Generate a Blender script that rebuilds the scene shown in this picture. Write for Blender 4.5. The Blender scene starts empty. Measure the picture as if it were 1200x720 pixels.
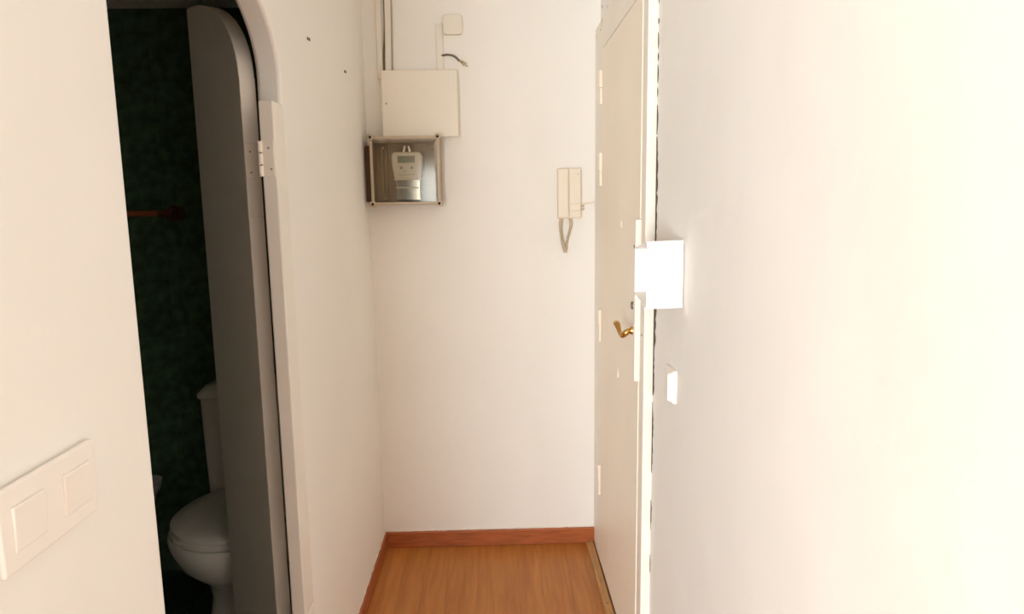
import bpy, bmesh, math, random
from mathutils import Vector, Matrix
random.seed(7)
sc = bpy.context.scene
COL = sc.collection

# ------------------------------------------------------------------ camera
FPX, CAM_H = 805.0, 1.45                      # focal length in pixels of the 1200x720 frame
up = -Vector((80, -5400, -FPX)); up.normalize()
fw = Vector((-22.0, 120.0, -FPX)); fw = fw - up * fw.dot(up); fw.normalize()
rt = fw.cross(up)
ROT = Matrix((rt, fw, up))                    # camera axes -> world (X across, Y along the hall, Z up)
cam_d = bpy.data.cameras.new('camera'); cam = bpy.data.objects.new('camera', cam_d); COL.objects.link(cam)
cam_d.sensor_width = 36.0; cam_d.lens = 36.0 * FPX / 1200.0; cam_d.clip_start = 0.02
M4 = ROT.to_4x4(); M4.translation = Vector((0, 0, CAM_H)); cam.matrix_world = M4
sc.camera = cam

# ------------------------------------------------------------------ light
sc.view_settings.view_transform = 'Standard'; sc.view_settings.look = 'None'
sc.view_settings.gamma = 1.0; sc.view_settings.use_curve_mapping = False
sc.view_settings.exposure = 0.0
sc.cycles.max_bounces = 20; sc.cycles.diffuse_bounces = 14      # white rooms: let the daylight bounce on
w = bpy.data.worlds.new('world'); sc.world = w; w.use_nodes = True
bg = w.node_tree.nodes['Background']; bg.inputs[0].default_value = (0.80, 0.90, 1.0, 1); bg.inputs[1].default_value = 1.0
def area(name, loc, target, sx, sy, power, color):
    d = bpy.data.lights.new(name, 'AREA'); d.shape = 'RECTANGLE'; d.size = sx; d.size_y = sy
    d.energy = power; d.color = color
    o = bpy.data.objects.new(name, d); COL.objects.link(o); o.location = loc
    o.rotation_euler = (Vector(target) - Vector(loc)).to_track_quat('-Z', 'Y').to_euler()
    return o
# daylight entering the living room behind the camera through its window
WX0, WX1, WZ0, WZ1, WY = -2.5, -0.5, 0.06, 1.95, -3.0
area('window_rear_offscreen', ((WX0+WX1)/2, WY-0.06, (WZ0+WZ1)/2), ((WX0+WX1)/2, 0, (WZ0+WZ1)/2), WX1-WX0, WZ1-WZ0, 365, (0.95, 0.98, 1.0))

# ------------------------------------------------------------------ materials
def nt(name):
    m = bpy.data.materials.new(name); m.use_nodes = True
    n = m.node_tree; b = n.nodes['Principled BSDF']; return m, n, b
def mat(name, col, rough=0.5, metal=0.0, var=0.0, vscale=8.0, bump=0.0, bscale=60.0, stretch=(1,1,1), spec=0.5, per_object=0.0):
    m, n, b = nt(name); L = n.links
    b.inputs['Roughness'].default_value = rough; b.inputs['Metallic'].default_value = metal
    b.inputs['Specular IOR Level'].default_value = spec
    tc = n.nodes.new('ShaderNodeTexCoord'); mp = n.nodes.new('ShaderNodeMapping'); mp.inputs['Scale'].default_value = stretch
    L.new(tc.outputs['Object'], mp.inputs['Vector'])
    no = n.nodes.new('ShaderNodeTexNoise'); no.inputs['Scale'].default_value = vscale; no.inputs['Detail'].default_value = 5
    L.new(mp.outputs[0], no.inputs['Vector'])
    rp = n.nodes.new('ShaderNodeValToRGB')
    lo = [max(0, c*(1-var)) for c in col]; hi = [min(1, c*(1+var)) for c in col]
    rp.color_ramp.elements[0].position = 0.3; rp.color_ramp.elements[1].position = 0.7
    rp.color_ramp.elements[0].color = (*lo, 1); rp.color_ramp.elements[1].color = (*hi, 1)
    L.new(no.outputs['Fac'], rp.inputs['Fac']); out = rp.outputs[0]
    if per_object:
        oi = n.nodes.new('ShaderNodeObjectInfo'); hs = n.nodes.new('ShaderNodeHueSaturation')
        mr = n.nodes.new('ShaderNodeMapRange'); mr.inputs['To Min'].default_value = 1-per_object; mr.inputs['To Max'].default_value = 1+per_object
        L.new(oi.outputs['Random'], mr.inputs['Value']); L.new(mr.outputs[0], hs.inputs['Value']); L.new(out, hs.inputs['Color']); out = hs.outputs[0]
    L.new(out, b.inputs['Base Color'])
    if bump:
        n2 = n.nodes.new('ShaderNodeTexNoise'); n2.inputs['Scale'].default_value = bscale; n2.inputs['Detail'].default_value = 4
        L.new(mp.outputs[0], n2.inputs['Vector'])
        bp = n.nodes.new('ShaderNodeBump'); bp.inputs['Strength'].default_value = bump; bp.inputs['Distance'].default_value = 0.01
        L.new(n2.outputs['Fac'], bp.inputs['Height']); L.new(bp.outputs[0], b.inputs['Normal'])
    return m
def plaster(name, col):
    m, n, b = nt(name); L = n.links
    b.inputs['Roughness'].default_value = 0.75; b.inputs['Specular IOR Level'].default_value = 0.25
    tc = n.nodes.new('ShaderNodeTexCoord')
    n1 = n.nodes.new('ShaderNodeTexNoise'); n1.inputs['Scale'].default_value = 2.2; n1.inputs['Detail'].default_value = 3
    n2 = n.nodes.new('ShaderNodeTexNoise'); n2.inputs['Scale'].default_value = 38; n2.inputs['Detail'].default_value = 6
    for q in (n1, n2): L.new(tc.outputs['Object'], q.inputs['Vector'])
    rp = n.nodes.new('ShaderNodeValToRGB')
    rp.color_ramp.elements[0].position = .3; rp.color_ramp.elements[1].position = .7
    rp.color_ramp.elements[0].color = (*[c*.965 for c in col], 1); rp.color_ramp.elements[1].color = (*col, 1)
    L.new(n1.outputs['Fac'], rp.inputs['Fac']); L.new(rp.outputs[0], b.inputs['Base Color'])
    b1 = n.nodes.new('ShaderNodeBump'); b1.inputs['Strength'].default_value = .35; b1.inputs['Distance'].default_value = .03
    b2 = n.nodes.new('ShaderNodeBump'); b2.inputs['Strength'].default_value = .10; b2.inputs['Distance'].default_value = .006
    L.new(n1.outputs['Fac'], b1.inputs['Height']); L.new(n2.outputs['Fac'], b2.inputs['Height'])
    L.new(b1.outputs[0], b2.inputs['Normal']); L.new(b2.outputs[0], b.inputs['Normal'])
    return m
def wood_floor(name):
    m, n, b = nt(name); L = n.links
    b.inputs['Roughness'].default_value = .38; b.inputs['Specular IOR Level'].default_value = .4
    tc = n.nodes.new('ShaderNodeTexCoord'); oi = n.nodes.new('ShaderNodeObjectInfo')
    ad = n.nodes.new('ShaderNodeVectorMath'); ad.operation = 'ADD'
    ml = n.nodes.new('ShaderNodeVectorMath'); ml.operation = 'SCALE'; ml.inputs['Scale'].default_value = 17.0
    cb = n.nodes.new('ShaderNodeCombineXYZ')
    for k in range(3): L.new(oi.outputs['Random'], cb.inputs[k])
    L.new(cb.outputs[0], ml.inputs[0]); L.new(tc.outputs['Object'], ad.inputs[0]); L.new(ml.outputs[0], ad.inputs[1])
    mp = n.nodes.new('ShaderNodeMapping'); mp.inputs['Scale'].default_value = (45, 3.2, 10); L.new(ad.outputs[0], mp.inputs['Vector'])
    no = n.nodes.new('ShaderNodeTexNoise'); no.inputs['Scale'].default_value = 1.0; no.inputs['Detail'].default_value = 6; no.inputs['Distortion'].default_value = .6
    L.new(mp.outputs[0], no.inputs['Vector'])
    rp = n.nodes.new('ShaderNodeValToRGB')
    rp.color_ramp.elements[0].position = .28; rp.color_ramp.elements[1].position = .75
    rp.color_ramp.elements[0].color = (.38, .135, .026, 1); rp.color_ramp.elements[1].color = (.55, .225, .050, 1)
    L.new(no.outputs['Fac'], rp.inputs['Fac'])
    hs = n.nodes.new('ShaderNodeHueSaturation'); mr = n.nodes.new('ShaderNodeMapRange'); mr.inputs['To Min'].default_value = .90; mr.inputs['To Max'].default_value = 1.10
    L.new(oi.outputs['Random'], mr.inputs['Value']); L.new(mr.outputs[0], hs.inputs['Value']); L.new(rp.outputs[0], hs.inputs['Color'])
    L.new(hs.outputs[0], b.inputs['Base Color'])
    return m
M = {}
M['wall'] = plaster('plaster_white', (.865, .85, .815))
M['ceil'] = plaster('ceiling_white', (.82, .80, .76))
M['paint'] = mat('cream_door_paint', (.87, .79, .67), .45, var=.03, vscale=3, bump=.05, bscale=14)
M['casing'] = mat('white_casing_paint', (.84, .79, .71), .45, var=.03, vscale=5, bump=.06, bscale=30)
M['jambpaint'] = mat('ivory_jamb_paint', (.80, .765, .705), .5, var=.03, vscale=6, bump=.08, bscale=25)
M['plank'] = wood_floor('laminate')
M['base'] = mat('reddish_baseboard_wood', (.37, .10, .028), .4, var=.22, vscale=3, stretch=(4,4,40), bump=.03)
M['threshold'] = mat('oak_threshold', (.46, .24, .085), .45, var=.2, vscale=4, stretch=(40,3,10))
M['dark'] = mat('dark_gap', (.025, .02, .015), .9)
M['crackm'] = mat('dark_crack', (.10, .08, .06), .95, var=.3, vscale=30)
M['caulk'] = mat('caulk', (.80, .75, .66), .6, var=.05, vscale=40)
M['green'] = mat('green_glazed_tile', (.058, .105, .056), .42, var=.45, vscale=24, per_object=.12, bump=.03, bscale=30)
M['greenfloor'] = mat('dark_green_floor_tile', (.02, .045, .035), .3, var=.4, vscale=12, per_object=.15)
M['grout'] = mat('green_grout', (.075, .125, .08), .9, var=.2)
M['porc'] = mat('white_porcelain', (.76, .74, .69), .14, var=.01, vscale=2)
M['seatpl'] = mat('white_seat_plastic', (.74, .72, .67), .3, var=.01, vscale=2)
M['chrome'] = mat('chrome', (.75, .74, .72), .2, metal=1)
M['plastic'] = mat('white_switch_plastic', (.86, .82, .77), .35, var=.01, vscale=2)
M['lamp'] = mat('white_lamp_enamel', (.90, .875, .85), .4, var=.01, vscale=2)
M['cream'] = mat('cream_cover_plastic', (.80, .755, .655), .45, var=.03, vscale=4)
M['boxgrey'] = mat('meter_box_beige', (.43, .345, .24), .5, var=.06, vscale=6)
M['brownblock'] = mat('dark_brown_block', (.10, .045, .022), .6, var=.25, vscale=10)
M['boxlip'] = mat('meter_box_rim', (.47, .38, .27), .4, var=.05, vscale=9)
M['meter'] = mat('grey_meter_plastic', (.60, .58, .535), .4, var=.03, vscale=8)
M['meterdark'] = mat('meter_print', (.30, .28, .25), .5)
M['lcd'] = mat('lcd_green', (.17, .20, .15), .25, var=.05, vscale=40)
M['terminal'] = mat('terminal_block', (.35, .30, .24), .5, var=.25, vscale=30)
M['brass'] = mat('brass', (.62, .37, .11), .27, metal=1, var=.12, vscale=40)
M['steel'] = mat('dull_steel', (.20, .17, .13), .45, metal=.7)
M['intercom'] = mat('ivory_intercom_plastic', (.80, .725, .605), .4, var=.01, vscale=3)
M['cordm'] = mat('tan_cord', (.60, .50, .365), .55, var=.08, vscale=60)
M['duct'] = mat('white_duct_plastic', (.80, .765, .69), .45, var=.02, vscale=6)
M['cable'] = mat('dark_cable', (.16, .125, .09), .5, var=.1, vscale=50)
M['wire'] = mat('frayed_wire', (.42, .33, .2), .5, var=.3, vscale=90)
M['barwood'] = mat('red_brown_wood', (.34, .085, .03), .35, var=.25, vscale=5, stretch=(5,40,40))
M['knobwood'] = mat('dark_mahogany', (.12, .03, .016), .35, var=.25, vscale=20)
M['winframe'] = mat('white_window_frame', (.8, .8, .78), .35, var=.01)
def glass(name, tint, gloss):
    m, n, b = nt(name); L = n.links; n.nodes.remove(b)
    out = n.nodes['Material Output']; t = n.nodes.new('ShaderNodeBsdfTransparent'); t.inputs[0].default_value = (*tint, 1)
    g = n.nodes.new('ShaderNodeBsdfGlossy'); g.inputs['Roughness'].default_value = .10
    fr = n.nodes.new('ShaderNodeFresnel'); fr.inputs[0].default_value = 1.45 if gloss > .015 else 1.22
    mu = n.nodes.new('ShaderNodeMath'); mu.operation = 'MULTIPLY_ADD'; mu.inputs[1].default_value = 1.0; mu.inputs[2].default_value = gloss
    L.new(fr.outputs[0], mu.inputs[0]); mx = n.nodes.new('ShaderNodeMixShader')
    L.new(mu.outputs[0], mx.inputs[0]); L.new(t.outputs[0], mx.inputs[1]); L.new(g.outputs[0], mx.inputs[2]); L.new(mx.outputs[0], out.inputs[0])
    return m
M['lid'] = glass('clear_lid_plastic', (.95, .92, .86), .008)
M['clear'] = glass('clear_terminal_cover', (.85, .80, .73), .16)
M['pane'] = glass('window_glass', (.97, .98, .97), .02)

# ------------------------------------------------------------------ helpers
def finish(name, bm, m, parent=None, smooth=False, bevel=0.0, seg=2):
    bmesh.ops.recalc_face_normals(bm, faces=bm.faces[:])
    me = bpy.data.meshes.new(name); bm.to_mesh(me); bm.free()
    if smooth:
        me.shade_smooth()
    o = bpy.data.objects.new(name, me); COL.objects.link(o)
    if m is not None: me.materials.append(M[m] if isinstance(m, str) else m)
    if parent is not None:
        o.parent = parent; o.matrix_parent_inverse = Matrix.Translation(parent.location).inverted() if parent.rotation_euler.z == 0 else (Matrix.Translation(parent.location) @ parent.rotation_euler.to_matrix().to_4x4()).inverted()
    if bevel:
        md = o.modifiers.new('bevel', 'BEVEL'); md.width = bevel; md.segments = seg; md.limit_method = 'ANGLE'; md.angle_limit = math.radians(35)
    return o
def abox(bm, x0, x1, y0, y1, z0, z1):
    v = [bm.verts.new((x, y, z)) for x in (x0, x1) for y in (y0, y1) for z in (z0, z1)]
    for f in ((0,1,3,2),(4,6,7,5),(0,4,5,1),(2,3,7,6),(0,2,6,4),(1,5,7,3)): bm.faces.new([v[i] for i in f])
    return v
def box(name, b, m, parent=None, bevel=0.0, seg=2):
    bm = bmesh.new(); abox(bm, *b); return finish(name, bm, m, parent, False, bevel, seg)
def boxes(name, bs, m, parent=None, bevel=0.0):
    bm = bmesh.new()
    for b in bs: abox(bm, *b)
    return finish(name, bm, m, parent, False, bevel)
def prism(name, pts, axis, a, b, m, parent=None, bevel=0.0, seg=3, smooth=False):
    """polygon pts (2D) extruded along axis from a to b; axis 'x': pts=(y,z), 'y': (x,z), 'z': (x,y)"""
    bm = bmesh.new()
    def P(p, t): return {'x': (t, p[0], p[1]), 'y': (p[0], t, p[1]), 'z': (p[0], p[1], t)}[axis]
    A = [bm.verts.new(P(p, a)) for p in pts]; B = [bm.verts.new(P(p, b)) for p in pts]
    bm.faces.new(A); bm.faces.new(B[::-1])
    for i in range(len(pts)):
        j = (i+1) % len(pts); bm.faces.new((A[i], B[i], B[j], A[j]))
    o = finish(name, bm, m, parent, False, bevel, seg)
    if smooth: smooth_angle(o)
    return o
def smooth_angle(o, ang=35):
    me = o.data; me.shade_smooth()
    try: me.set_sharp_from_angle(angle=math.radians(ang))
    except Exception: pass
def acyl(bm, p, q, r0, r1=None, n=20, caps=True):
    r1 = r0 if r1 is None else r1
    p, q = Vector(p), Vector(q); d = (q-p).normalized(); u = d.orthogonal().normalized(); v = d.cross(u)
    A, B = [], []
    for k in range(n):
        t = 2*math.pi*k/n; e = u*math.cos(t) + v*math.sin(t)
        A.append(bm.verts.new(p+e*r0)); B.append(bm.verts.new(q+e*r1))
    for k in range(n):
        j = (k+1) % n; bm.faces.new((A[k], A[j], B[j], B[k]))
    if caps: bm.faces.new(A[::-1]); bm.faces.new(B)
def cyl(name, p, q, r, m, parent=None, r1=None, n=20, bevel=0.0):
    bm = bmesh.new(); acyl(bm, p, q, r, r1, n); o = finish(name, bm, m, parent, False, bevel); smooth_angle(o); return o
def catmull(pts, k=8):
    P = [Vector(p) for p in pts]; P = [2*P[0]-P[1]] + P + [2*P[-1]-P[-2]]; out = []
    for i in range(1, len(P)-2):
        for s in range(k):
            t = s/k; a, b, c, d = P[i-1], P[i], P[i+1], P[i+2]
            out.append(.5*((2*b)+(c-a)*t+(2*a-5*b+4*c-d)*t*t+(3*b-a-3*c+d)*t**3))
    out.append(P[-2]); return out
def atube(bm, path, rad, n=12, sx=1.0):
    path = [Vector(p) for p in path]; rings = []
    d0 = (path[1]-path[0]).normalized(); u = d0.orthogonal().normalized()
    for i, p in enumerate(path):
        d = (path[min(i+1, len(path)-1)]-path[max(i-1, 0)]).normalized()
        u = (u - d*u.dot(d)).normalized(); v = d.cross(u)
        r = rad(i/(len(path)-1)) if callable(rad) else rad
        rings.append([bm.verts.new(p+(u*math.cos(2*math.pi*k/n)*sx+v*math.sin(2*math.pi*k/n))*r) for k in range(n)])
    for a, b in zip(rings, rings[1:]):
        for k in range(n):
            j = (k+1) % n; bm.faces.new((a[k], a[j], b[j], b[k]))
    bm.faces.new(rings[0][::-1]); bm.faces.new(rings[-1])
def tube(name, path, rad, m, parent=None, n=12, k=8):
    bm = bmesh.new(); atube(bm, catmull(path, k), rad, n); return finish(name, bm, m, parent, True)
def loft(name, rings, m, parent=None, cap0=True, cap1=True):
    bm = bmesh.new(); R = [[bm.verts.new(p) for p in r] for r in rings]; n = len(R[0])
    for a, b in zip(R, R[1:]):
        for k in range(n):
            j = (k+1) % n; bm.faces.new((a[k], a[j], b[j], b[k]))
    if cap0: bm.faces.new(R[0][::-1])
    if cap1: bm.faces.new(R[-1])
    o = finish(name, bm, m, parent); smooth_angle(o, 50); return o
def thing(name, label, cat, loc, group=None, rotz=0.0, kind=None):
    o = bpy.data.objects.new(name, None); COL.objects.link(o); o.location = loc; o.rotation_euler = (0, 0, rotz); o.empty_display_size = .05
    if label: o['label'] = label
    if cat: o['category'] = cat
    if group: o['group'] = group
    if kind: o['kind'] = kind
    return o
def tag(o, label, cat, group=None):
    o['label'] = label; o['category'] = cat
    if group: o['group'] = group
    return o
def struct(o, label=None, cat=None):
    o['kind'] = 'structure'
    if label: o['label'] = label
    if cat: o['category'] = cat
    return o
def pieces(proto_name, spots, dims, m, parent, bevel=.0015):
    """identical box pieces sharing one mesh: dims full size, spots centres"""
    first = None
    for s in spots:
        if first is None:
            dx, dy, dz = [d/2 for d in dims]
            bm = bmesh.new(); abox(bm, -dx, dx, -dy, dy, -dz, dz)
            bmesh.ops.bevel(bm, geom=bm.edges[:], offset=bevel, segments=1, affect='EDGES')
            bmesh.ops.recalc_face_normals(bm, faces=bm.faces[:])
            me = bpy.data.meshes.new(proto_name); bm.to_mesh(me); bm.free(); me.materials.append(M[m])
            first = me
        o = bpy.data.objects.new(proto_name, first); COL.objects.link(o); o.parent = parent; o.location = s

# ------------------------------------------------------------------ dimensions (metres)
XL, XR, XF, YB, HC = -.492, .430, .407, 2.787, 2.50     # left wall, right wall, entry-door face, back wall, ceiling
TL = .057                                               # thin partition to the bathroom
Y0 = .53                                               # hall opens into the living room behind the camera

# ------------------------------------------------------------------ setting: hall
def arch(yc, a, zc, b, n=40):
    return [(yc - a*math.cos(math.pi*k/n), zc + b*math.sin(math.pi*k/n)) for k in range(n+1)]
AY0, AY1, AZ, AB = .951, 1.682, 1.752, .198
outl = [(Y0, 0)] + [(AY0, 0)] + arch((AY0+AY1)/2, (AY1-AY0)/2, AZ, AB) + [(AY1, 0), (YB+.1, 0), (YB+.1, HC), (Y0, HC)]
wl = struct(prism('wall_left', outl, 'x', XL-TL, XL, 'wall', bevel=.009, smooth=True), 'white plastered hall wall with an arched opening to the bathroom', 'wall')
wb = struct(box('wall_back', (XL-.02, XR+.1, YB, YB+.1, 0, HC), 'wall'), 'white wall at the far end of the hall', 'wall')
DY0, DY1, DZ = 1.912, 2.602, 2.008                      # entry door leaf
outr = [(WY-.1, 0), (1.90, 0), (1.90, 2.05), (2.70, 2.05), (2.70, 0), (YB+.1, 0), (YB+.1, HC), (WY-.1, HC)]
wr = struct(prism('wall_right', outr, 'x', XR, XR+.14, 'wall', bevel=.003), 'bright white plastered hall wall around the entry door', 'wall')
struct(box('ceiling', (-2.8, XR+.14, WY-.1, YB+.1, HC, HC+.1), 'ceil'), 'white ceiling over hall and living room', 'ceiling')

fl = struct(box('floor', (-2.8, XR+.1, WY-.1, YB+.05, -.1, -.0095), 'threshold'), 'orange brown laminate floor of narrow planks', 'floor')
PWd = .0925
lens = [1.22, 1.05]
bylen = {}
for c in range(10):
    x = XL + .008 + PWd*(c+.5)
    y = YB - .004 - random.uniform(.15, .5) ; yprev = YB - .004
    while yprev > .5:
        L_ = random.choice(lens); 
        y1 = yprev; y0 = max(yprev - L_, .48)
        if y1 == YB-.004: y0 = y1 - random.choice([.74, .95, 1.1, 1.22])
        bylen.setdefault(round(y1-y0, 4), []).append((x, (y0+y1)/2, -.0047)); yprev = y0
for L_, spots in bylen.items():
    pieces('plank', spots, (PWd-.0003, L_-.0003, .0094), 'plank', fl, .0003)
# rest of the living-room floor behind the camera
spots = []
for i in range(16):
    for j in range(4):
        spots.append((-2.62+.2*i, .48-.44-.88*j, -.0047))
pieces('plank', spots, (.1985, .8785, .0094), 'plank', fl, .001)

bb = struct(box('baseboard_back', (XL+.010, XF+.006, YB-.014, YB+.01, 0, .070), 'base', bevel=.003), 'reddish brown wooden baseboard under the back wall', 'baseboard')
bm = bmesh.new()
def ragged(bm, fn, n, seed, amp):
    rr = random.Random(seed)
    pts = [fn(i/n) for i in range(n+1)]
    atube(bm, [Vector(p)+Vector((rr.uniform(-amp, amp), rr.uniform(-amp, amp), rr.uniform(-amp, amp))) for p in pts], lambda t: .0028+rr.uniform(-.0009, .0009), 6)
ragged(bm, lambda t: (XL+.012+(XF-XL-.012)*t, YB-.003, .0715), 60, 2, .0007); finish('caulk_line', bm, 'caulk', bb)
bl = struct(box('baseboard_left', (XL-.01, XL+.013, AY1+.005, YB-.001, 0, .070), 'base', bevel=.003), 'reddish brown wooden baseboard along the left hall wall', 'baseboard')
bm = bmesh.new(); ragged(bm, lambda t: (XL+.003, AY1+.005+(YB-AY1-.01)*t, .0715), 60, 3, .0007); finish('caulk_line', bm, 'caulk', bl)

# ------------------------------------------------------------------ entry door in the right wall
d1 = thing('door_1', 'cream painted flush entry door with brass lever in right wall', 'door', (XF+.02, (DY0+DY1)/2, 0), kind='structure')
box('door_slab', (XF, XF+.045, DY0+.002, DY1-.002, .012, DZ-.003), 'paint', d1, bevel=.002)
boxes('door_stop', [(XF+.05, XR+.13, 1.88, 1.94, 0, 2.05), (XF+.05, XR+.13, 2.575, 2.72, 0, 2.05), (XF+.05, XR+.13, 1.9, 2.7, 1.985, 2.06), (XR+.10, XR+.13, 1.88, 2.72, 0, 2.06)], 'casing', d1)
# casing boards: latch side, hinge side, head
box('casing_board', (XF-.003, XR+.004, 1.829, 1.884, 0, 2.118), 'casing', d1, bevel=.0035)
box('casing_board', (XF+.002, XR+.02, 1.883, DY0-.001, 0, 2.03), 'casing', d1, bevel=.003)
box('casing_board', (XF+.002, XR+.02, DY1+.002, YB-.002, 0, 2.118), 'casing', d1, bevel=.003)
box('casing_board', (XF+.001, XR+.02, 1.884, DY1+.004, DZ+.003, 2.118), 'casing', d1, bevel=.003)
for z0, z1 in ((1.812, 1.930), (1.515, 1.635), (.922, 1.045), (.295, .420)):
    zm = (z0+z1)/2
    h = finish('hinge', (lambda b: (acyl(b, (XF-.003, DY1+.004, zm), (XF-.003, DY1+.004, z1), .0085, n=14), b)[1])(bmesh.new()), 'paint', d1); smooth_angle(h)
    k = finish('hinge_pin', (lambda b: (acyl(b, (XF-.002, DY1+.004, z0), (XF-.002, DY1+.004, zm-.0015), .0068, n=14), b)[1])(bmesh.new()), 'paint', h); smooth_angle(k)
# lever handle
hx = XF; hy, hz = 1.945, 1.085
bm = bmesh.new()
atube(bm, catmull([(hx-.004, hy, hz), (hx-.020, hy, hz-.001), (hx-.031, hy+.002, hz-.008), (hx-.038, hy+.012, hz-.017), (hx-.042, hy+.030, hz-.012), (hx-.044, hy+.048, hz+.001), (hx-.045, hy+.066, hz+.009), (hx-.045, hy+.085, hz+.007), (hx-.045, hy+.098, hz+.002)], 6), lambda t: .0062+.0035*math.sin(t*math.pi*2.0)**2 if t < .9 else .0068-(t-.9)*.04, 12, sx=.9)
lev = finish('lever_handle', bm, 'brass', d1, True); lev['label'] = 'curved brass lever handle'
bm = bmesh.new(); acyl(bm, (hx+.001, hy, hz), (hx-.008, hy, hz), .024, .020, 24); acyl(bm, (hx-.008, hy, hz), (hx-.018, hy, hz), .013, .011, 20)
r_ = finish('rosette', bm, 'brass', lev); smooth_angle(r_)
bm = bmesh.new(); acyl(bm, (hx+.001, 1.952, 1.157), (hx-.014, 1.952, 1.157), .012, .011, 18)
o = finish('lock_cylinder', bm, 'steel', d1); smooth_angle(o)
o = box('keyhole', (hx-.0035, hx+.002, 1.946, 1.954, 1.020, 1.046), 'steel', d1, .001)
for yy, zz, nm in ((2.236, .886, 'door_knob_cover'), (2.196, 1.383, 'peephole_cover')):
    bm = bmesh.new(); acyl(bm, (hx+.001, yy, zz), (hx-.003, yy, zz), .017 if zz < 1 else .013, .014 if zz < 1 else .010, 22); 
    o = finish(nm, bm, 'paint', d1); smooth_angle(o)
# long painted security-lock guard at the latch edge
g = box('latch_guard', (XF-.016, XF+.006, 1.893, 1.919, .945, 1.405), 'casing', d1, .005, 3)
cyl('guard_screw', (XF-.0155, 1.906, 1.33), (XF-.018, 1.906, 1.33), .004, 'steel', g, n=12)
# chipped paint down the guard's edge
bm = bmesh.new(); rr = random.Random(5)
path = [(XF-.004, 1.9215+rr.uniform(-.0015, .002), 1.225+i*.0088) for i in range(18)]
atube(bm, path, lambda t: .0012+rr.uniform(0, .0018), 6); finish('paint_chip', bm, 'crackm', d1)
# small screw in the casing
cyl('casing_screw', (XF-.0025, 1.856, 1.088), (XF-.0045, 1.856, 1.088), .003, 'steel', d1, n=10)
# crack where plaster meets the casing: flat ribbon, its inner shade painted dark
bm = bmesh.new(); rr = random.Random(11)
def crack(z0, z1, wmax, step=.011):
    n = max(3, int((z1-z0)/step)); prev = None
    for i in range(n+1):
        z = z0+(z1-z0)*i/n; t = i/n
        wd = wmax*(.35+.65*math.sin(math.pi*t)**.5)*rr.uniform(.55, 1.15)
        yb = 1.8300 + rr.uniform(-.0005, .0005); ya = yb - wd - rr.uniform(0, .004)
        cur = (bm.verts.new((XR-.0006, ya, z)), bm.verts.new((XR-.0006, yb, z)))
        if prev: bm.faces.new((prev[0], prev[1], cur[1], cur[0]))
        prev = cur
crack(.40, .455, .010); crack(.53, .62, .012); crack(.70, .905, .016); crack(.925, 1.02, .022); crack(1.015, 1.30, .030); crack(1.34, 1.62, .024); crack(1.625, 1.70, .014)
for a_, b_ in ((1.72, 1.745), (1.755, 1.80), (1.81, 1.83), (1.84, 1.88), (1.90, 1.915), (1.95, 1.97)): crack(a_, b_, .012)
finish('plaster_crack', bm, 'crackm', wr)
# flaked paint at the top corner of the casing
bm = bmesh.new(); rr = random.Random(4)
for k in range(9):
    yy, zz = 2.62+rr.uniform(0, .15), 2.115+rr.uniform(-.045, .10)
    if zz > 2.118: x_ = XR-.0008
    else: x_ = XF+.0014
    n = 7; vs = [bm.verts.new((x_, yy+math.cos(2*math.pi*i/n)*rr.uniform(.004, .012), zz+math.sin(2*math.pi*i/n)*rr.uniform(.003, .010))) for i in range(n)]
    bm.faces.new(vs)
finish('flaked_paint', bm, mat('bare_plaster', (.52, .46, .36), .9, var=.2, vscale=60), wr)
# threshold strip along the entry door
th = struct(box('trim_1', (XF-.034, XF-.004, 1.83, YB-.014, -.002, .012), 'threshold', bevel=.003), 'narrow oak threshold strip along the foot of the entry door', 'threshold')
for yy in (2.45, 2.30): cyl('nail_head', (XF-.019, yy, .010), (XF-.019, yy, .0128), .004, 'steel', th, n=10)

# ------------------------------------------------------------------ arched bathroom doorway: timber posts and leaf
t2 = struct(thing('trim_2', None, None, (XL-.02, 1.65, 0)), 'painted timber post lining the far side of arched doorway', 'door frame')
JX = -.5245
o = box('post', (JX, XL+.0015, 1.607, AY1+.004, .425, 1.690), 'jambpaint', t2, .004, 3)
box('plinth_block', (JX-.002, XL+.003, 1.603, AY1+.004, 0, .4235), 'jambpaint', t2, .004)

d2 = thing('door_2', 'half-width ivory door leaf with curved top standing open into bathroom', 'door', (-.585, 1.685, 0), kind='structure')
C1 = Vector((-.5895, 1.684, 0)); dl = Vector((-.65, .76, 0)).normalized(); nl = Vector((.76, .65, 0)).normalized()
LWd, TH = .322, .0375
def leafpoly(s0=0.0):
    pts = [(s0, .015), (s0, 1.755)]
    for k in range(1, 25):
        t = math.pi/2*k/24
        pts.append((LWd*1.0 - (LWd-s0)*math.cos(t), 1.755 + (.217)*math.sin(t)))
    pts += [(LWd, .015)]
    return pts
bm = bmesh.new(); pp = leafpoly()
A = [bm.verts.new(C1 + dl*s + Vector((0, 0, z))) for s, z in pp]; B = [bm.verts.new(C1 + dl*s + nl*TH + Vector((0, 0, z))) for s, z in pp]
bm.faces.new(A); bm.faces.new(B[::-1])
for i in range(len(pp)):
    j = (i+1) % len(pp); bm.faces.new((A[i], B[i], B[j], A[j]))
lf = finish('door_leaf', bm, 'jambpaint', d2, False, .0015); smooth_angle(lf, 25)
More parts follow.
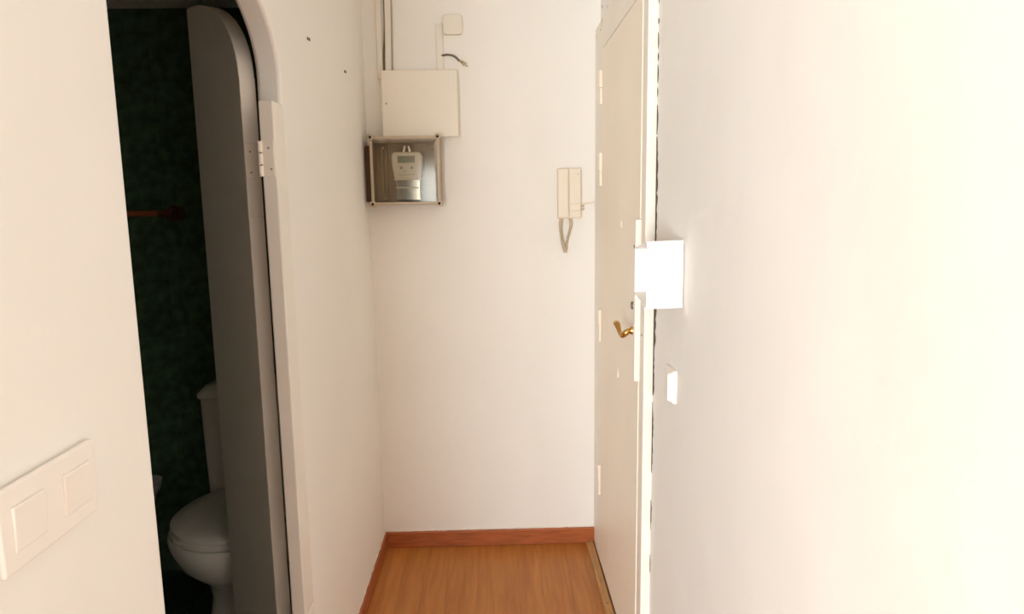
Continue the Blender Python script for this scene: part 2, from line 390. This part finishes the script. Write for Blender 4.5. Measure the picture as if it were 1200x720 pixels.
# lighter edge strips glued on the hinge edge, with the joints seen in the paint
def edge_strip(z0, z1, nm, th=.003, m='jambpaint', w0=0.0, w1=1.0):
    bm = bmesh.new(); vs = []
    for a in (w0, w1):
        for s in (.001, -th):
            for z in (z0, z1): vs.append(bm.verts.new(C1 + nl*TH*a + dl*s + Vector((0, 0, z))))
    for f in ((0,1,3,2),(4,6,7,5),(0,4,5,1),(2,3,7,6),(0,2,6,4),(1,5,7,3)): bm.faces.new([vs[i] for i in f])
    return finish(nm, bm, m, d2, False, .0008)
edge_strip(.015, 1.428, 'edge_strip'); edge_strip(1.4305, 1.519, 'edge_strip', .0026); edge_strip(1.6045, 1.755, 'edge_strip', .0026)
hg = edge_strip(1.521, 1.602, 'hinge', .0034, 'casing', 0, 1.0)
kx = C1 + nl*(TH+.006) + dl*(-.008)
bm = bmesh.new()
for za, zb in ((1.522, 1.546), (1.549, 1.573), (1.576, 1.600)): acyl(bm, (JX-.001, 1.6045, za), (JX-.001, 1.6045, zb), .0058, n=14)
kn = finish('hinge_knuckle', bm, 'casing', hg); smooth_angle(kn)
box('hinge_plate', (JX+.003, XL-.003, 1.6045, 1.6075, 1.521, 1.602), 'casing', t2, .0006)
bm = bmesh.new()
for zz in (1.535, 1.562, 1.588):
    acyl(bm, (XL-.012, 1.6048, zz), (XL-.012, 1.6030, zz), .0028, n=10)
finish('screw', bm, 'meterdark', t2) if False else bm.free()
for zz, xx in ((1.538, XL-.010), (1.585, XL-.014)): cyl('screw', (xx, 1.6048, zz), (xx, 1.6034, zz), .0026, 'meterdark', t2, n=10)
for zz in (1.535, 1.584):
    p = C1 + nl*TH*.35 + Vector((0, 0, zz)); cyl('screw', p - dl*.003, p - dl*.0042, .0024, 'meterdark', hg, n=10)

# ------------------------------------------------------------------ bathroom shell
BX0, BX1, BY0, BY1, BZ = -1.93, XL-TL, .63, 2.62, 2.163
bwk = struct(box('wall_bathroom_back', (BX0-.1, BX1+.02, BY1, BY1+.08, 0, HC), 'grout'), 'dark green tiled bathroom wall behind the toilet', 'wall')
cols = [-1.23+.2*k for k in range(-4, 4)]
rows = [-.226+.2985*k for k in range(0, 8)]
spots = []
for cx in cols:
    for rz in rows:
        if cx+.2 > BX1+.1 or cx < BX0-.15: continue
        spots.append((cx+.1, BY1+.0035, rz+.149))
pieces('tile', [s for s in spots if s[2] > .05], (.1984, .010, .2969), 'green', bwk, .0012)
bws = struct(box('wall_bathroom_side', (BX0-.1, BX0, BY0-.1, BY1+.08, 0, HC), 'grout'), 'dark green tiled bathroom side wall by the bidet', 'wall')
pieces('tile', [(BX0-.0035, BY1-.008-.1-.2*k, rz+.149) for k in range(10) for rz in rows if rz+.149 > .05], (.010, .1984, .2969), 'green', bws, .0012)
struct(box('wall_bathroom_front', (BX0-.1, BX1, BY0-.1, BY0, 0, HC), 'green'), 'green bathroom wall on the near side', 'wall')
struct(box('ceiling_bathroom', (BX0-.1, BX1, BY0-.1, BY1+.08, BZ, BZ+.08), 'ceil'), 'greyish white low bathroom ceiling', 'ceiling')
bfl = struct(box('floor_bathroom', (BX0, BX1+.02, BY0, BY1, -.01, .002), 'grout'), 'dark green tiled bathroom floor', 'floor')
pieces('tile', [(BX0+.1+.2*i, BY0+.12+.2*j, .005) for i in range(7) for j in range(10)], (.198, .198, .010), 'greenfloor', bfl, .001)

# towel bar on the tiled wall
TZ, TY = 1.437, BY1-.070
tb = thing('towel_bar', 'reddish brown wooden towel bar on the green tiled wall', 'towel bar', (-1.45, BY1-.008, TZ))
cyl('bar', (-1.74, TY, TZ), (-1.205, TY, TZ), .0105, 'barwood', tb)
for sx in (-1.178, -1.765):
    bm = bmesh.new(); e = 1 if sx > -1.5 else -1
    acyl(bm, (sx-.034*e, TY, TZ), (sx+.002*e, TY, TZ), .0155, .019, 20)
    acyl(bm, (sx+.002*e, TY, TZ), (sx+.016*e, TY, TZ), .019, .015, 20)
    acyl(bm, (sx, TY, TZ), (sx, BY1-.02, TZ), .013, .016, 18); acyl(bm, (sx, BY1-.022, TZ), (sx, BY1-.008, TZ), .028, .030, 22)
    o = finish('end_bracket', bm, 'knobwood', tb); smooth_angle(o)

# ------------------------------------------------------------------ toilet (local: front towards -y)
TCX, TRY = -.880, BY1-.008
TROT = math.radians(0)
RT = Matrix.Translation((TCX, TRY, .010)) @ Matrix.Rotation(TROT, 4, 'Z')
tl = thing('toilet', 'white porcelain toilet with closed lid behind the open door', 'toilet', (TCX, TRY, .010), rotz=TROT)
def egg(z, w, yb, yf, n=40, p=2.0, cx=0):
    """ring: half width w, back y=yb, front y=yf (yf<yb); widest 45% from the front"""
    ym = yf + (yb-yf)*.46; out = []
    for k in range(n):
        t = 2*math.pi*k/n; c, s = math.cos(t), math.sin(t)
        x = w*math.copysign(abs(c)**(2/p), c); yy = math.copysign(abs(s)**(2/p), s)
        y = ym + (yy*(yb-ym) if s > 0 else yy*(ym-yf)); out.append(RT @ Vector((x+cx, y, z)))
    return out
loft('bowl', [egg(0, .145, -.05, -.46, p=3), egg(.03, .140, -.05, -.455, p=3), egg(.12, .130, -.06, -.45, p=2.6), egg(.19, .136, -.08, -.47, p=2.4), egg(.24, .162, -.10, -.535, p=2.2), egg(.29, .196, -.11, -.585, p=2.1), egg(.34, .214, -.12, -.61), egg(.375, .221, -.13, -.617), egg(.392, .216, -.135, -.612), egg(.395, .17, -.15, -.58)], 'porc', tl)
loft('seat', [egg(.394, .201, -.17, -.606), egg(.398, .205, -.168, -.612), egg(.410, .205, -.168, -.612), egg(.414, .201, -.172, -.607)], 'seatpl', tl)
loft('lid', [egg(.4155, .199, -.165, -.604), egg(.419, .204, -.16, -.610), egg(.430, .204, -.16, -.610), egg(.436, .197, -.165, -.600), egg(.439, .15, -.19, -.55)], 'seatpl', tl)
def rbox(z, w, y0, y1, r=.03, n=6):
    out = []
    for cx, cy, a0 in ((w-r, y1-r, 0), (-w+r, y1-r, 90), (-w+r, y0+r, 180), (w-r, y0+r, 270)):
        for k in range(n+1):
            a = math.radians(a0+90*k/n); out.append(RT @ Vector((cx+r*math.cos(a), cy+r*math.sin(a), z)))
    return out
loft('tank', [rbox(.38, .176, -.190, -.010), rbox(.41, .184, -.200, -.008), rbox(.60, .187, -.204, -.006), rbox(.765, .189, -.206, -.006)], 'porc', tl)
tlid = loft('tank_lid', [rbox(.766, .191, -.208, -.004), rbox(.771, .197, -.213, -.003), rbox(.784, .197, -.213, -.003), rbox(.812, .172, -.190, -.020), rbox(.815, .15, -.17, -.04)], 'porc', tl)
p = RT @ Vector((0, -.11, .813)); cyl('flush_button', p, p+Vector((0, 0, .008)), .022, 'chrome', tlid)
p = RT @ Vector((0, -.09, 0)); bm = bmesh.new()
a_ = [RT @ Vector(q) for q in ((-.10, -.19, .30), (.10, -.19, .30), (.10, -.01, .30), (-.10, -.01, .30))]
b_ = [RT @ Vector(q) for q in ((-.15, -.19, .40), (.15, -.19, .40), (.15, -.01, .40), (-.15, -.01, .40))]
A = [bm.verts.new(v) for v in a_]; B = [bm.verts.new(v) for v in b_]
bm.faces.new(A[::-1]); bm.faces.new(B)
for i in range(4): bm.faces.new((A[i], A[(i+1)%4], B[(i+1)%4], B[i]))
finish('tank_shelf', bm, 'porc', tl, False, .015, 3)

# bidet beside it, mostly hidden by the near wall
BCX = -1.468
RT = Matrix.Translation((BCX, TRY, .010))
bd = thing('bidet', 'white porcelain bidet against the tiled wall beside the toilet', 'bidet', (BCX, TRY, .010))
def ring2(z, w, wb, yf, yb=-.004, n=40):
    out = []
    for k in range(n):
        t = 2*math.pi*k/n; c, s = math.cos(t), math.sin(t)
        if s <= 0: out.append(RT @ Vector((w*c, -.25 + s*(-.25-yf), z)))
        else:
            f = min(1, s*1.0); x = math.copysign(abs(c)**.28, c)*(w+(wb-w)*f); out.append(RT @ Vector((x, -.25+(yb+.25)*abs(s)**.55, z)))
    return out
loft('bowl', [ring2(0, .10, .09, -.44), ring2(.12, .095, .085, -.43), ring2(.22, .12, .10, -.48), ring2(.30, .155, .125, -.54), ring2(.36, .175, .160, -.57), ring2(.395, .185, .188, -.58), ring2(.412, .183, .190, -.578), ring2(.413, .145, .15, -.53, -.14), ring2(.37, .13, .13, -.50, -.16), ring2(.30, .08, .08, -.42, -.2)], 'porc', bd)
bm = bmesh.new(); q = RT @ Vector((0, -.075, .41)); acyl(bm, q, q+Vector((0, 0, .05)), .02, .017); acyl(bm, q+Vector((0, 0, .045)), q+Vector((0, -.11, .055)), .011, .009); acyl(bm, q+Vector((0, .0, .05)), q+Vector((0, .045, .085)), .006, .007)
o = finish('tap', bm, 'chrome', bd); smooth_angle(o)

# ------------------------------------------------------------------ things on the left wall
sp = thing('light_switch', 'white double rocker switch plate on the near left wall', 'light switch', (XL, .735, 1.134))
box('back_box', (XL-.002, XL+.004, .655, .782, 1.110, 1.165), 'plastic', sp)
box('cover_plate', (XL+.0025, XL+.010, .637, .800, 1.0935, 1.1815), 'plastic', sp, .003, 3)
for y0, y1 in ((.654, .704), (.7355, .7855)):
    bm = bmesh.new()
    v = [bm.verts.new(q) for q in ((XL+.008, y0, 1.1125), (XL+.008, y1, 1.1125), (XL+.008, y1, 1.1605), (XL+.008, y0, 1.1605), (XL+.0112, y0, 1.1125), (XL+.0112, y1, 1.1125), (XL+.0138, y1, 1.1605), (XL+.0138, y0, 1.1605))]
    for f in ((0,1,2,3),(4,5,6,7),(0,1,5,4),(1,2,6,5),(2,3,7,6),(3,0,4,7)): bm.faces.new([v[i] for i in f])
    finish('rocker', bm, 'plastic', sp, False, .0015)
for (yy, zz) in ((1.958, 1.901), (2.423, 1.902)):
    s_ = boxes('wall_staple', [(XL-.002, XL+.003, yy-.012, yy-.007, zz-.0045, zz+.003), (XL-.002, XL+.003, yy+.006, yy+.011, zz-.003, zz+.0045), (XL+.0005, XL+.0015, yy-.008, yy+.007, zz-.0005, zz+.0008)], 'cable')
    tag(s_, 'tiny dark cable staple in the left wall near the arched doorway' if yy < 2.1 else 'tiny dark cable staple in the left wall near the fuse box corner', 'staple', 'cable staples in the left wall')

# ------------------------------------------------------------------ things on the back wall
fb = thing('fuse_box', 'plain cream fuse box cover above the electricity meter', 'fuse box', (-.27, YB, 1.70))
FY = YB-.060
box('housing', (-.412, -.136, FY+.012, YB+.002, 1.722, 1.955), 'cream', fb, .004)
fbc = box('cover', (-.420, -.129, FY, FY+.013, 1.713, 1.963), 'cream', fb, .005, 3)
for zz in (1.84,): cyl('screw', (-.402, FY+.001, zz), (-.402, FY-.001, zz), .004, 'meterdark', fbc, n=10)

# meter enclosure with transparent lid
mb = thing('meter_box', 'beige meter enclosure with a clear screwed lid below the fuse box', 'meter box', (-.33, YB, 1.455))
MX0, MX1, MZ0, MZ1, MF = -.463, -.202, 1.456, 1.712, YB-.115
t_ = .007
boxes('body', [(MX0, MX1, YB-.012, YB+.002, MZ0, MZ1), (MX0, MX0+t_, MF+.012, YB, MZ0, MZ1), (MX1-t_, MX1, MF+.012, YB, MZ0, MZ1), (MX0, MX1, MF+.012, YB, MZ0, MZ0+t_), (MX0, MX1, MF+.012, YB, MZ1-t_, MZ1)], 'boxgrey', mb, .001)
boxes('mounting_rail', [(MX0+.030, MX0+.036, YB-.040, YB-.010, MZ0+.02, MZ1-.02), (MX0+.048, MX0+.052, YB-.030, YB-.010, MZ0+.02, MZ1-.02)], 'boxgrey', mb)
lidp = boxes('clear_lid', [(MX0+.002, MX1-.002, MF, MF+.004, MZ0+.002, MZ1-.002)], 'lid', mb, .001)
lip = .010
box('side_block', (XL+.001, MX0-.001, YB-.075, YB+.001, MZ0+.012, MZ1-.030), 'brownblock', mb, .002)['label'] = 'dark brown block beside the meter box'  # dark brown block filling the space between box and wall corner
boxes('lid_rim', [(MX0-.001, MX0+lip, MF-.004, MF+.014, MZ0, MZ1), (MX1-lip, MX1+.001, MF-.004, MF+.014, MZ0, MZ1), (MX0, MX1, MF-.004, MF+.014, MZ0, MZ0+lip), (MX0, MX1, MF-.004, MF+.014, MZ1-lip, MZ1)], 'boxlip', mb, .002)
boxes('rim_groove', [(MX1-.0155, MX1-.0105, MF-.0035, MF+.012, MZ0+.012, MZ1-.012), (MX0+.012, MX1-.012, MF-.0035, MF+.012, MZ1-.0145, MZ1-.0105)], 'terminal', mb)
boxes('seal', [(MX1-.022, MX1-.012, MF+.006, MF+.016, MZ0+.012, MZ1-.012), (MX0+.012, MX1-.012, MF+.006, MF+.016, MZ1-.022, MZ1-.014)], 'terminal', mb)
for xx in (MX0+.004, MX1-.004):
    for zz in (MZ0+.003, MZ1-.003):
        bm = bmesh.new(); acyl(bm, (xx, MF-.010, zz), (xx, MF+.02, zz), .0128, n=22)
        s_ = finish('screw_boss', bm, 'boxlip', mb, False, .002); smooth_angle(s_)
        cyl('screw', (xx, MF-.0095, zz), (xx, MF-.0112, zz), .0055, 'dark', s_, n=14)
for xx, zz in ((MX0+.045, MZ1-.04), (MX1-.028, MZ1-.038), (MX0+.045, MZ0+.025), (MX1-.028, MZ0+.028)): cyl('inner_post', (xx, YB-.02, zz), (xx, MF+.03, zz), .005, 'boxlip', mb, n=12)
# the meter itself
em = thing('electricity_meter', 'grey digital electricity meter inside the clear-lidded box', 'meter', (-.327, YB-.012, 1.47))
EF = MF+.022
ex = -.3275
pts = []
for xa, za in ((-.062, 1.592), (-.0595, 1.648)): pts.append((ex+xa, za))
body = [(ex-.050, 1.555), (ex+.050, 1.555), (ex+.0585, 1.605), (ex+.060, 1.640), (ex+.056, 1.652), (ex+.046, 1.656), (ex-.046, 1.656), (ex-.056, 1.652), (ex-.060, 1.640), (ex-.0585, 1.605)]
mbd = prism('meter_body', body, 'y', EF, YB-.012, 'meter', em, bevel=.006)
lc = box('display', (ex-.036, ex+.030, EF-.003, EF+.004, 1.614, 1.641), 'meterdark', em, .001)
box('screen', (ex-.031, ex+.025, EF-.0036, EF, 1.6175, 1.637), 'lcd', lc)
# digits shown on the display
for i, dx in enumerate((-.022, -.013, -.004, .005, .014)):
    boxes('display_digit', [(ex+dx-.0022, ex+dx+.0022, EF-.0042, EF-.003, 1.6225, 1.6235), (ex+dx-.0022, ex+dx-.0013, EF-.0042, EF-.003, 1.6225, 1.632), (ex+dx+.0013, ex+dx+.0022, EF-.0042, EF-.003, 1.6225, 1.632), (ex+dx-.0022, ex+dx+.0022, EF-.0042, EF-.003, 1.631, 1.632)], 'meterdark', lc)
for dx in (-.022, .018): cyl('push_button', (ex+dx, EF+.001, 1.596), (ex+dx, EF-.004, 1.596), .0055, 'meterdark', em, n=16)
boxes('print_line', [(ex-.035, ex+.035, EF-.0006, EF+.001, 1.5685, 1.5705), (ex-.016, ex-.004, EF-.0006, EF+.001, 1.582, 1.5835)], 'meterdark', em)
boxes('terminal_block', [(ex-.042, ex+.042, EF+.016, YB-.012, 1.478, 1.556)], 'terminal', em, .003)
boxes('terminal_cover', [(ex-.047, ex+.047, EF+.002, EF+.005, 1.474, 1.556), (ex-.047, ex-.044, EF+.004, YB-.03, 1.474, 1.556), (ex+.044, ex+.047, EF+.004, YB-.03, 1.474, 1.556), (ex-.047, ex+.047, EF+.004, YB-.03, 1.474, 1.477)], 'clear', em, .001)
box('cover_band', (ex-.052, ex+.052, EF-.002, EF+.006, 1.549, 1.556), 'meter', em, .002)
box('cover_band', (ex-.044, ex+.044, EF+.0, EF+.006, 1.518, 1.523), 'meter', em, .001)
for k in (-.028, -.009, .010, .029): cyl('terminal_screw', (ex+k, EF+.017, 1.505), (ex+k, EF+.010, 1.505), .006, 'steel', em, n=12)
bm = bmesh.new()
for s in (-1, 1):
    v = [bm.verts.new((ex+s*a, y, z)) for y in (EF+.004, EF+.012) for a, z in ((.004, 1.678), (.010, 1.678), (.016, 1.654), (.008, 1.654))]
    for f in ((0,1,2,3),(7,6,5,4),(0,4,5,1),(1,5,6,2),(2,6,7,3),(3,7,4,0)): bm.faces.new([v[i] for i in f])
finish('hanger_tab', bm, 'lamp', em)

# cable ducts rising to the ceiling from the fuse box
def duct(name, xt, xb, wd, z0, z1, bow, label, par=None):
    bm = bmesh.new(); prev = None
    n = 14
    for i in range(n+1):
        t = i/n; z = z0+(z1-z0)*t; x = xb+(xt-xb)*t+bow*math.sin(math.pi*t)
        cur = [bm.verts.new((x+a, y, z)) for a, y in ((-wd/2, YB+.001), (-wd/2, YB-.013), (-wd/2+.003, YB-.016), (wd/2-.003, YB-.016), (wd/2, YB-.013), (wd/2, YB+.001))]
        if prev:
            for k in range(5): bm.faces.new((prev[k], prev[k+1], cur[k+1], cur[k]))
        else: bm.faces.new(cur)
        prev = cur
    bm.faces.new(prev[::-1])
    return tag(finish(name, bm, 'duct'), label, 'cable duct')
duct('cable_duct', -.417, -.428, .021, 1.94, HC, -.002, 'narrow white cable duct nearest the corner above the fuse box')
duct('cable_duct', -.389, -.397, .023, 1.94, HC, .003, 'narrow white cable duct beside the corner duct above the fuse box')
cb = tag(tube('duct_shade_strip', [(-.412, YB-.005, 1.945), (-.4115, YB-.006, 2.03), (-.4055, YB-.005, 2.12), (-.4035, YB-.005, 2.25), (-.4030, YB-.005, 2.49)], lambda t: .0042-.0022*t, 'cable'), 'thin dark strip painting in the shaded gap between the two white ducts', 'cable')  # no real cable: dark strip standing in for shade between the ducts
cb2 = tag(tube('duct_shade_strip', [(-.3815, YB-.004, 1.945), (-.3795, YB-.005, 2.05), (-.3765, YB-.005, 2.2), (-.3755, YB-.005, 2.49)], .0035, mat('grey_shade_strip', (.42, .38, .32), .5)), 'thin grey strip painting in the shadow along the outer side of the ducts', 'cable')  # grey strip drawn as the shadow beside the second duct
duct('cable_duct', -.196, -.195, .027, 1.955, 2.142, 0, 'short white cable duct joining fuse box and junction box')
jb = thing('junction_box', 'small square cream junction box above the fuse box', 'junction box', (-.145, YB, 2.095))
jb.rotation_euler = (0, 0, 0)
def rsq(x0, x1, z0, z1, r, n=5):
    out = []
    for cx, cz, a0 in ((x1-r, z1-r, 0), (x0+r, z1-r, 90), (x0+r, z0+r, 180), (x1-r, z0+r, 270)):
        for k in range(n+1):
            a = math.radians(a0+90*k/n); out.append((cx+r*math.cos(a), cz+r*math.sin(a)))
    return out
prism('box_base', rsq(-.178, -.108, 2.100, 2.170, .012), 'y', YB-.024, YB+.001, 'cream', jb)
prism('box_cover', rsq(-.1795, -.1065, 2.0985, 2.1715, .013), 'y', YB-.032, YB-.0245, 'cream', jb, bevel=.003)
ct = thing('cable_stub', 'dark cut cable end with frayed wires sticking out of duct', 'cable', (-.185, YB-.01, 2.02))
tube('cable_sheath', [(-.190, YB-.012, 2.0235), (-.165, YB-.018, 2.0255), (-.140, YB-.026, 2.0185), (-.120, YB-.030, 2.000)], .0042, 'cable', ct)
for dx, dz in ((.030, -.012), (.020, -.022), (.034, -.024)):
    tube('bare_wire', [(-.122, YB-.030, 2.002), (-.122+dx*.5, YB-.032, 2.002+dz*.55+.002), (-.122+dx, YB-.030, 2.002+dz)], .0020, 'wire', ct, n=8)

# door-phone handset on the wall
ic = thing('intercom', 'ivory wall intercom with handset and looped cord beside the door', 'intercom', (.305, YB, 1.39))
IY = YB-.030
box('base_unit', (.2565, .350, IY, YB+.002, 1.392, 1.590), 'intercom', ic, .004, 3)
hs_ = box('handset', (.2560, .299, IY-.018, IY+.002, 1.395, 1.588), 'intercom', ic, .006, 3)
box('button_panel', (.303, .347, IY-.004, IY+.002, 1.451, 1.587), 'intercom', ic, .002)
bt = box('button', (.304, .346, IY-.0055, IY+.002, 1.424, 1.4475), 'intercom', ic, .0015)
box('button', (.304, .346, IY-.0055, IY+.002, 1.3965, 1.4205), 'intercom', ic, .0015)
cyl('indicator', (.337, IY-.003, 1.566), (.337, IY-.0055, 1.566), .003, 'cordm', ic, n=12)
bm = bmesh.new()
def coil(bm, path, R, r, turns):
    P = catmull(path, 10); n = turns*10; pts = []
    for i in range(n+1):
        t = i/n*(len(P)-1); k = min(int(t), len(P)-2); p = P[k].lerp(P[k+1], t-k); a = 2*math.pi*turns*i/n
        pts.append(p+Vector((math.cos(a)*R, math.sin(a)*R, 0)))
    atube(bm, pts, r, 6)
coil(bm, [(.270, YB-.022, 1.394), (.268, YB-.020, 1.36), (.276, YB-.016, 1.30), (.288, YB-.014, 1.255)], .0052, .0022, 30)
coil(bm, [(.288, YB-.014, 1.255), (.294, YB-.014, 1.30), (.306, YB-.016, 1.345), (.311, YB-.016, 1.370), (.306, YB-.018, 1.394)], .0045, .0020, 30)
finish('coiled_cord', bm, 'cordm', ic, True)
tube('feed_cable', [(.348, YB-.006, 1.452), (.362, YB-.008, 1.449), (.380, YB-.006, 1.452), (.404, YB-.004, 1.455)], .0035, 'intercom', ic, n=8)
for dz in (0, -.012): tube('wire_tail', [(.348, YB-.014, 1.440+dz), (.357, YB-.016, 1.438+dz), (.364, YB-.014, 1.444+dz)], .0028, 'cordm', ic, n=8)

# ------------------------------------------------------------------ things on the right wall
lp = thing('wall_lamp', 'white box-shaped wall lamp with an open side beside the entry door', 'wall lamp', (XR, 1.60, 1.22))
LN, LF, LX = 1.538, 1.668, .3435
zn0, zn1, zf0, zf1 = 1.2115, 1.3635, 1.2300, 1.3420
def panel(name, pts, m='lamp'):
    """8 corner points"""
    bm = bmesh.new(); v = [bm.verts.new(q) for q in pts]
    for f in ((0,1,2,3),(4,5,6,7),(0,1,5,4),(1,2,6,5),(2,3,7,6),(3,0,4,7)): bm.faces.new([v[i] for i in f])
    return finish(name, bm, m, lp, False, .0008)
T = .004; XW = XR-.003
panel('front_panel', [(LX, LN, zn0-.002), (XW, LN, zn0), (XW, LN, zn1+.002), (LX, LN, zn1), (LX, LN+T, zn0-.002), (XW, LN+T, zn0), (XW, LN+T, zn1+.002), (LX, LN+T, zn1)])
panel('rear_panel', [(LX, LF, zf0), (XW, LF, zf0), (XW, LF, zf1), (LX, LF, zf1), (LX, LF+T, zf0), (XW, LF+T, zf0), (XW, LF+T, zf1), (LX, LF+T, zf1)])
panel('top_panel', [(LX, LN+T, zn1), (XW, LN+T, zn1+.002), (XW, LF+T, zf1), (LX, LF+T, zf1), (LX, LN+T, zn1-T), (XW, LN+T, zn1-T), (XW, LF+T, zf1-T), (LX, LF+T, zf1-T)])
panel('bottom_panel', [(LX, LN+T, zn0), (XW, LN+T, zn0), (XW, LF+T, zf0), (LX, LF+T, zf0), (LX, LN+T, zn0+T), (XW, LN+T, zn0+T), (XW, LF+T, zf0+T), (LX, LF+T, zf0+T)])
box('wall_bracket', (XR-.012, XR+.001, LN+.010, LF-.008, zf0+.006, zf1-.006), 'lamp', lp, .001)
bs = thing('door_switch', 'small white wall switch on the right wall below the lamp', 'light switch', (XR, 1.618, .97))
box('switch_base', (XR-.009, XR+.001, 1.583, 1.657, .970, 1.052), 'plastic', bs, .003)
bm = bmesh.new()
v = [bm.verts.new(q) for q in ((XR-.008, 1.586, .974), (XR-.008, 1.654, .974), (XR-.008, 1.654, 1.048), (XR-.008, 1.586, 1.048), (XR-.021, 1.590, .979), (XR-.013, 1.650, .979), (XR-.013, 1.650, 1.043), (XR-.021, 1.590, 1.043))]
for f in ((0,1,2,3),(4,5,6,7),(0,1,5,4),(1,2,6,5),(2,3,7,6),(3,0,4,7)): bm.faces.new([v[i] for i in f])
finish('rocker', bm, 'plastic', bs, False, .0015)

# ------------------------------------------------------------------ living room shell behind the camera
struct(box('wall_living_front', (-2.8, XL-.02, Y0, Y0+.06, 0, HC), 'wall'), 'white living room wall beside the hall opening', 'wall')
struct(boxes('wall_window', [(-2.8, WX0, WY-.1, WY, 0, HC), (WX1, XR+.1, WY-.1, WY, 0, HC), (WX0, WX1, WY-.1, WY, 0, WZ0), (WX0, WX1, WY-.1, WY, WZ1, HC)], 'wall'), 'white living room wall around the window', 'wall')
struct(box('wall_living_left', (-2.8, -2.7, WY-.1, Y0+.06, 0, HC), 'wall'), 'white living room wall on the left', 'wall')
wn = thing('window_1', 'white framed window of the living room', 'window', ((WX0+WX1)/2, WY-.02, WZ0), kind='structure')
f_ = .05
boxes('window_frame', [(WX0, WX0+f_, WY-.05, WY, WZ0, WZ1), (WX1-f_, WX1, WY-.05, WY, WZ0, WZ1), (WX0, WX1, WY-.05, WY, WZ0, WZ0+f_), (WX0, WX1, WY-.05, WY, WZ1-f_, WZ1), ((WX0+WX1)/2-.04, (WX0+WX1)/2+.04, WY-.05, WY, WZ0, WZ1)], 'winframe', wn, .003)
for a_, b_ in ((WX0+f_, (WX0+WX1)/2-.04), ((WX0+WX1)/2+.04, WX1-f_)): box('pane', (a_, b_, WY-.03, WY-.025, WZ0+f_, WZ1-f_), 'pane', wn)
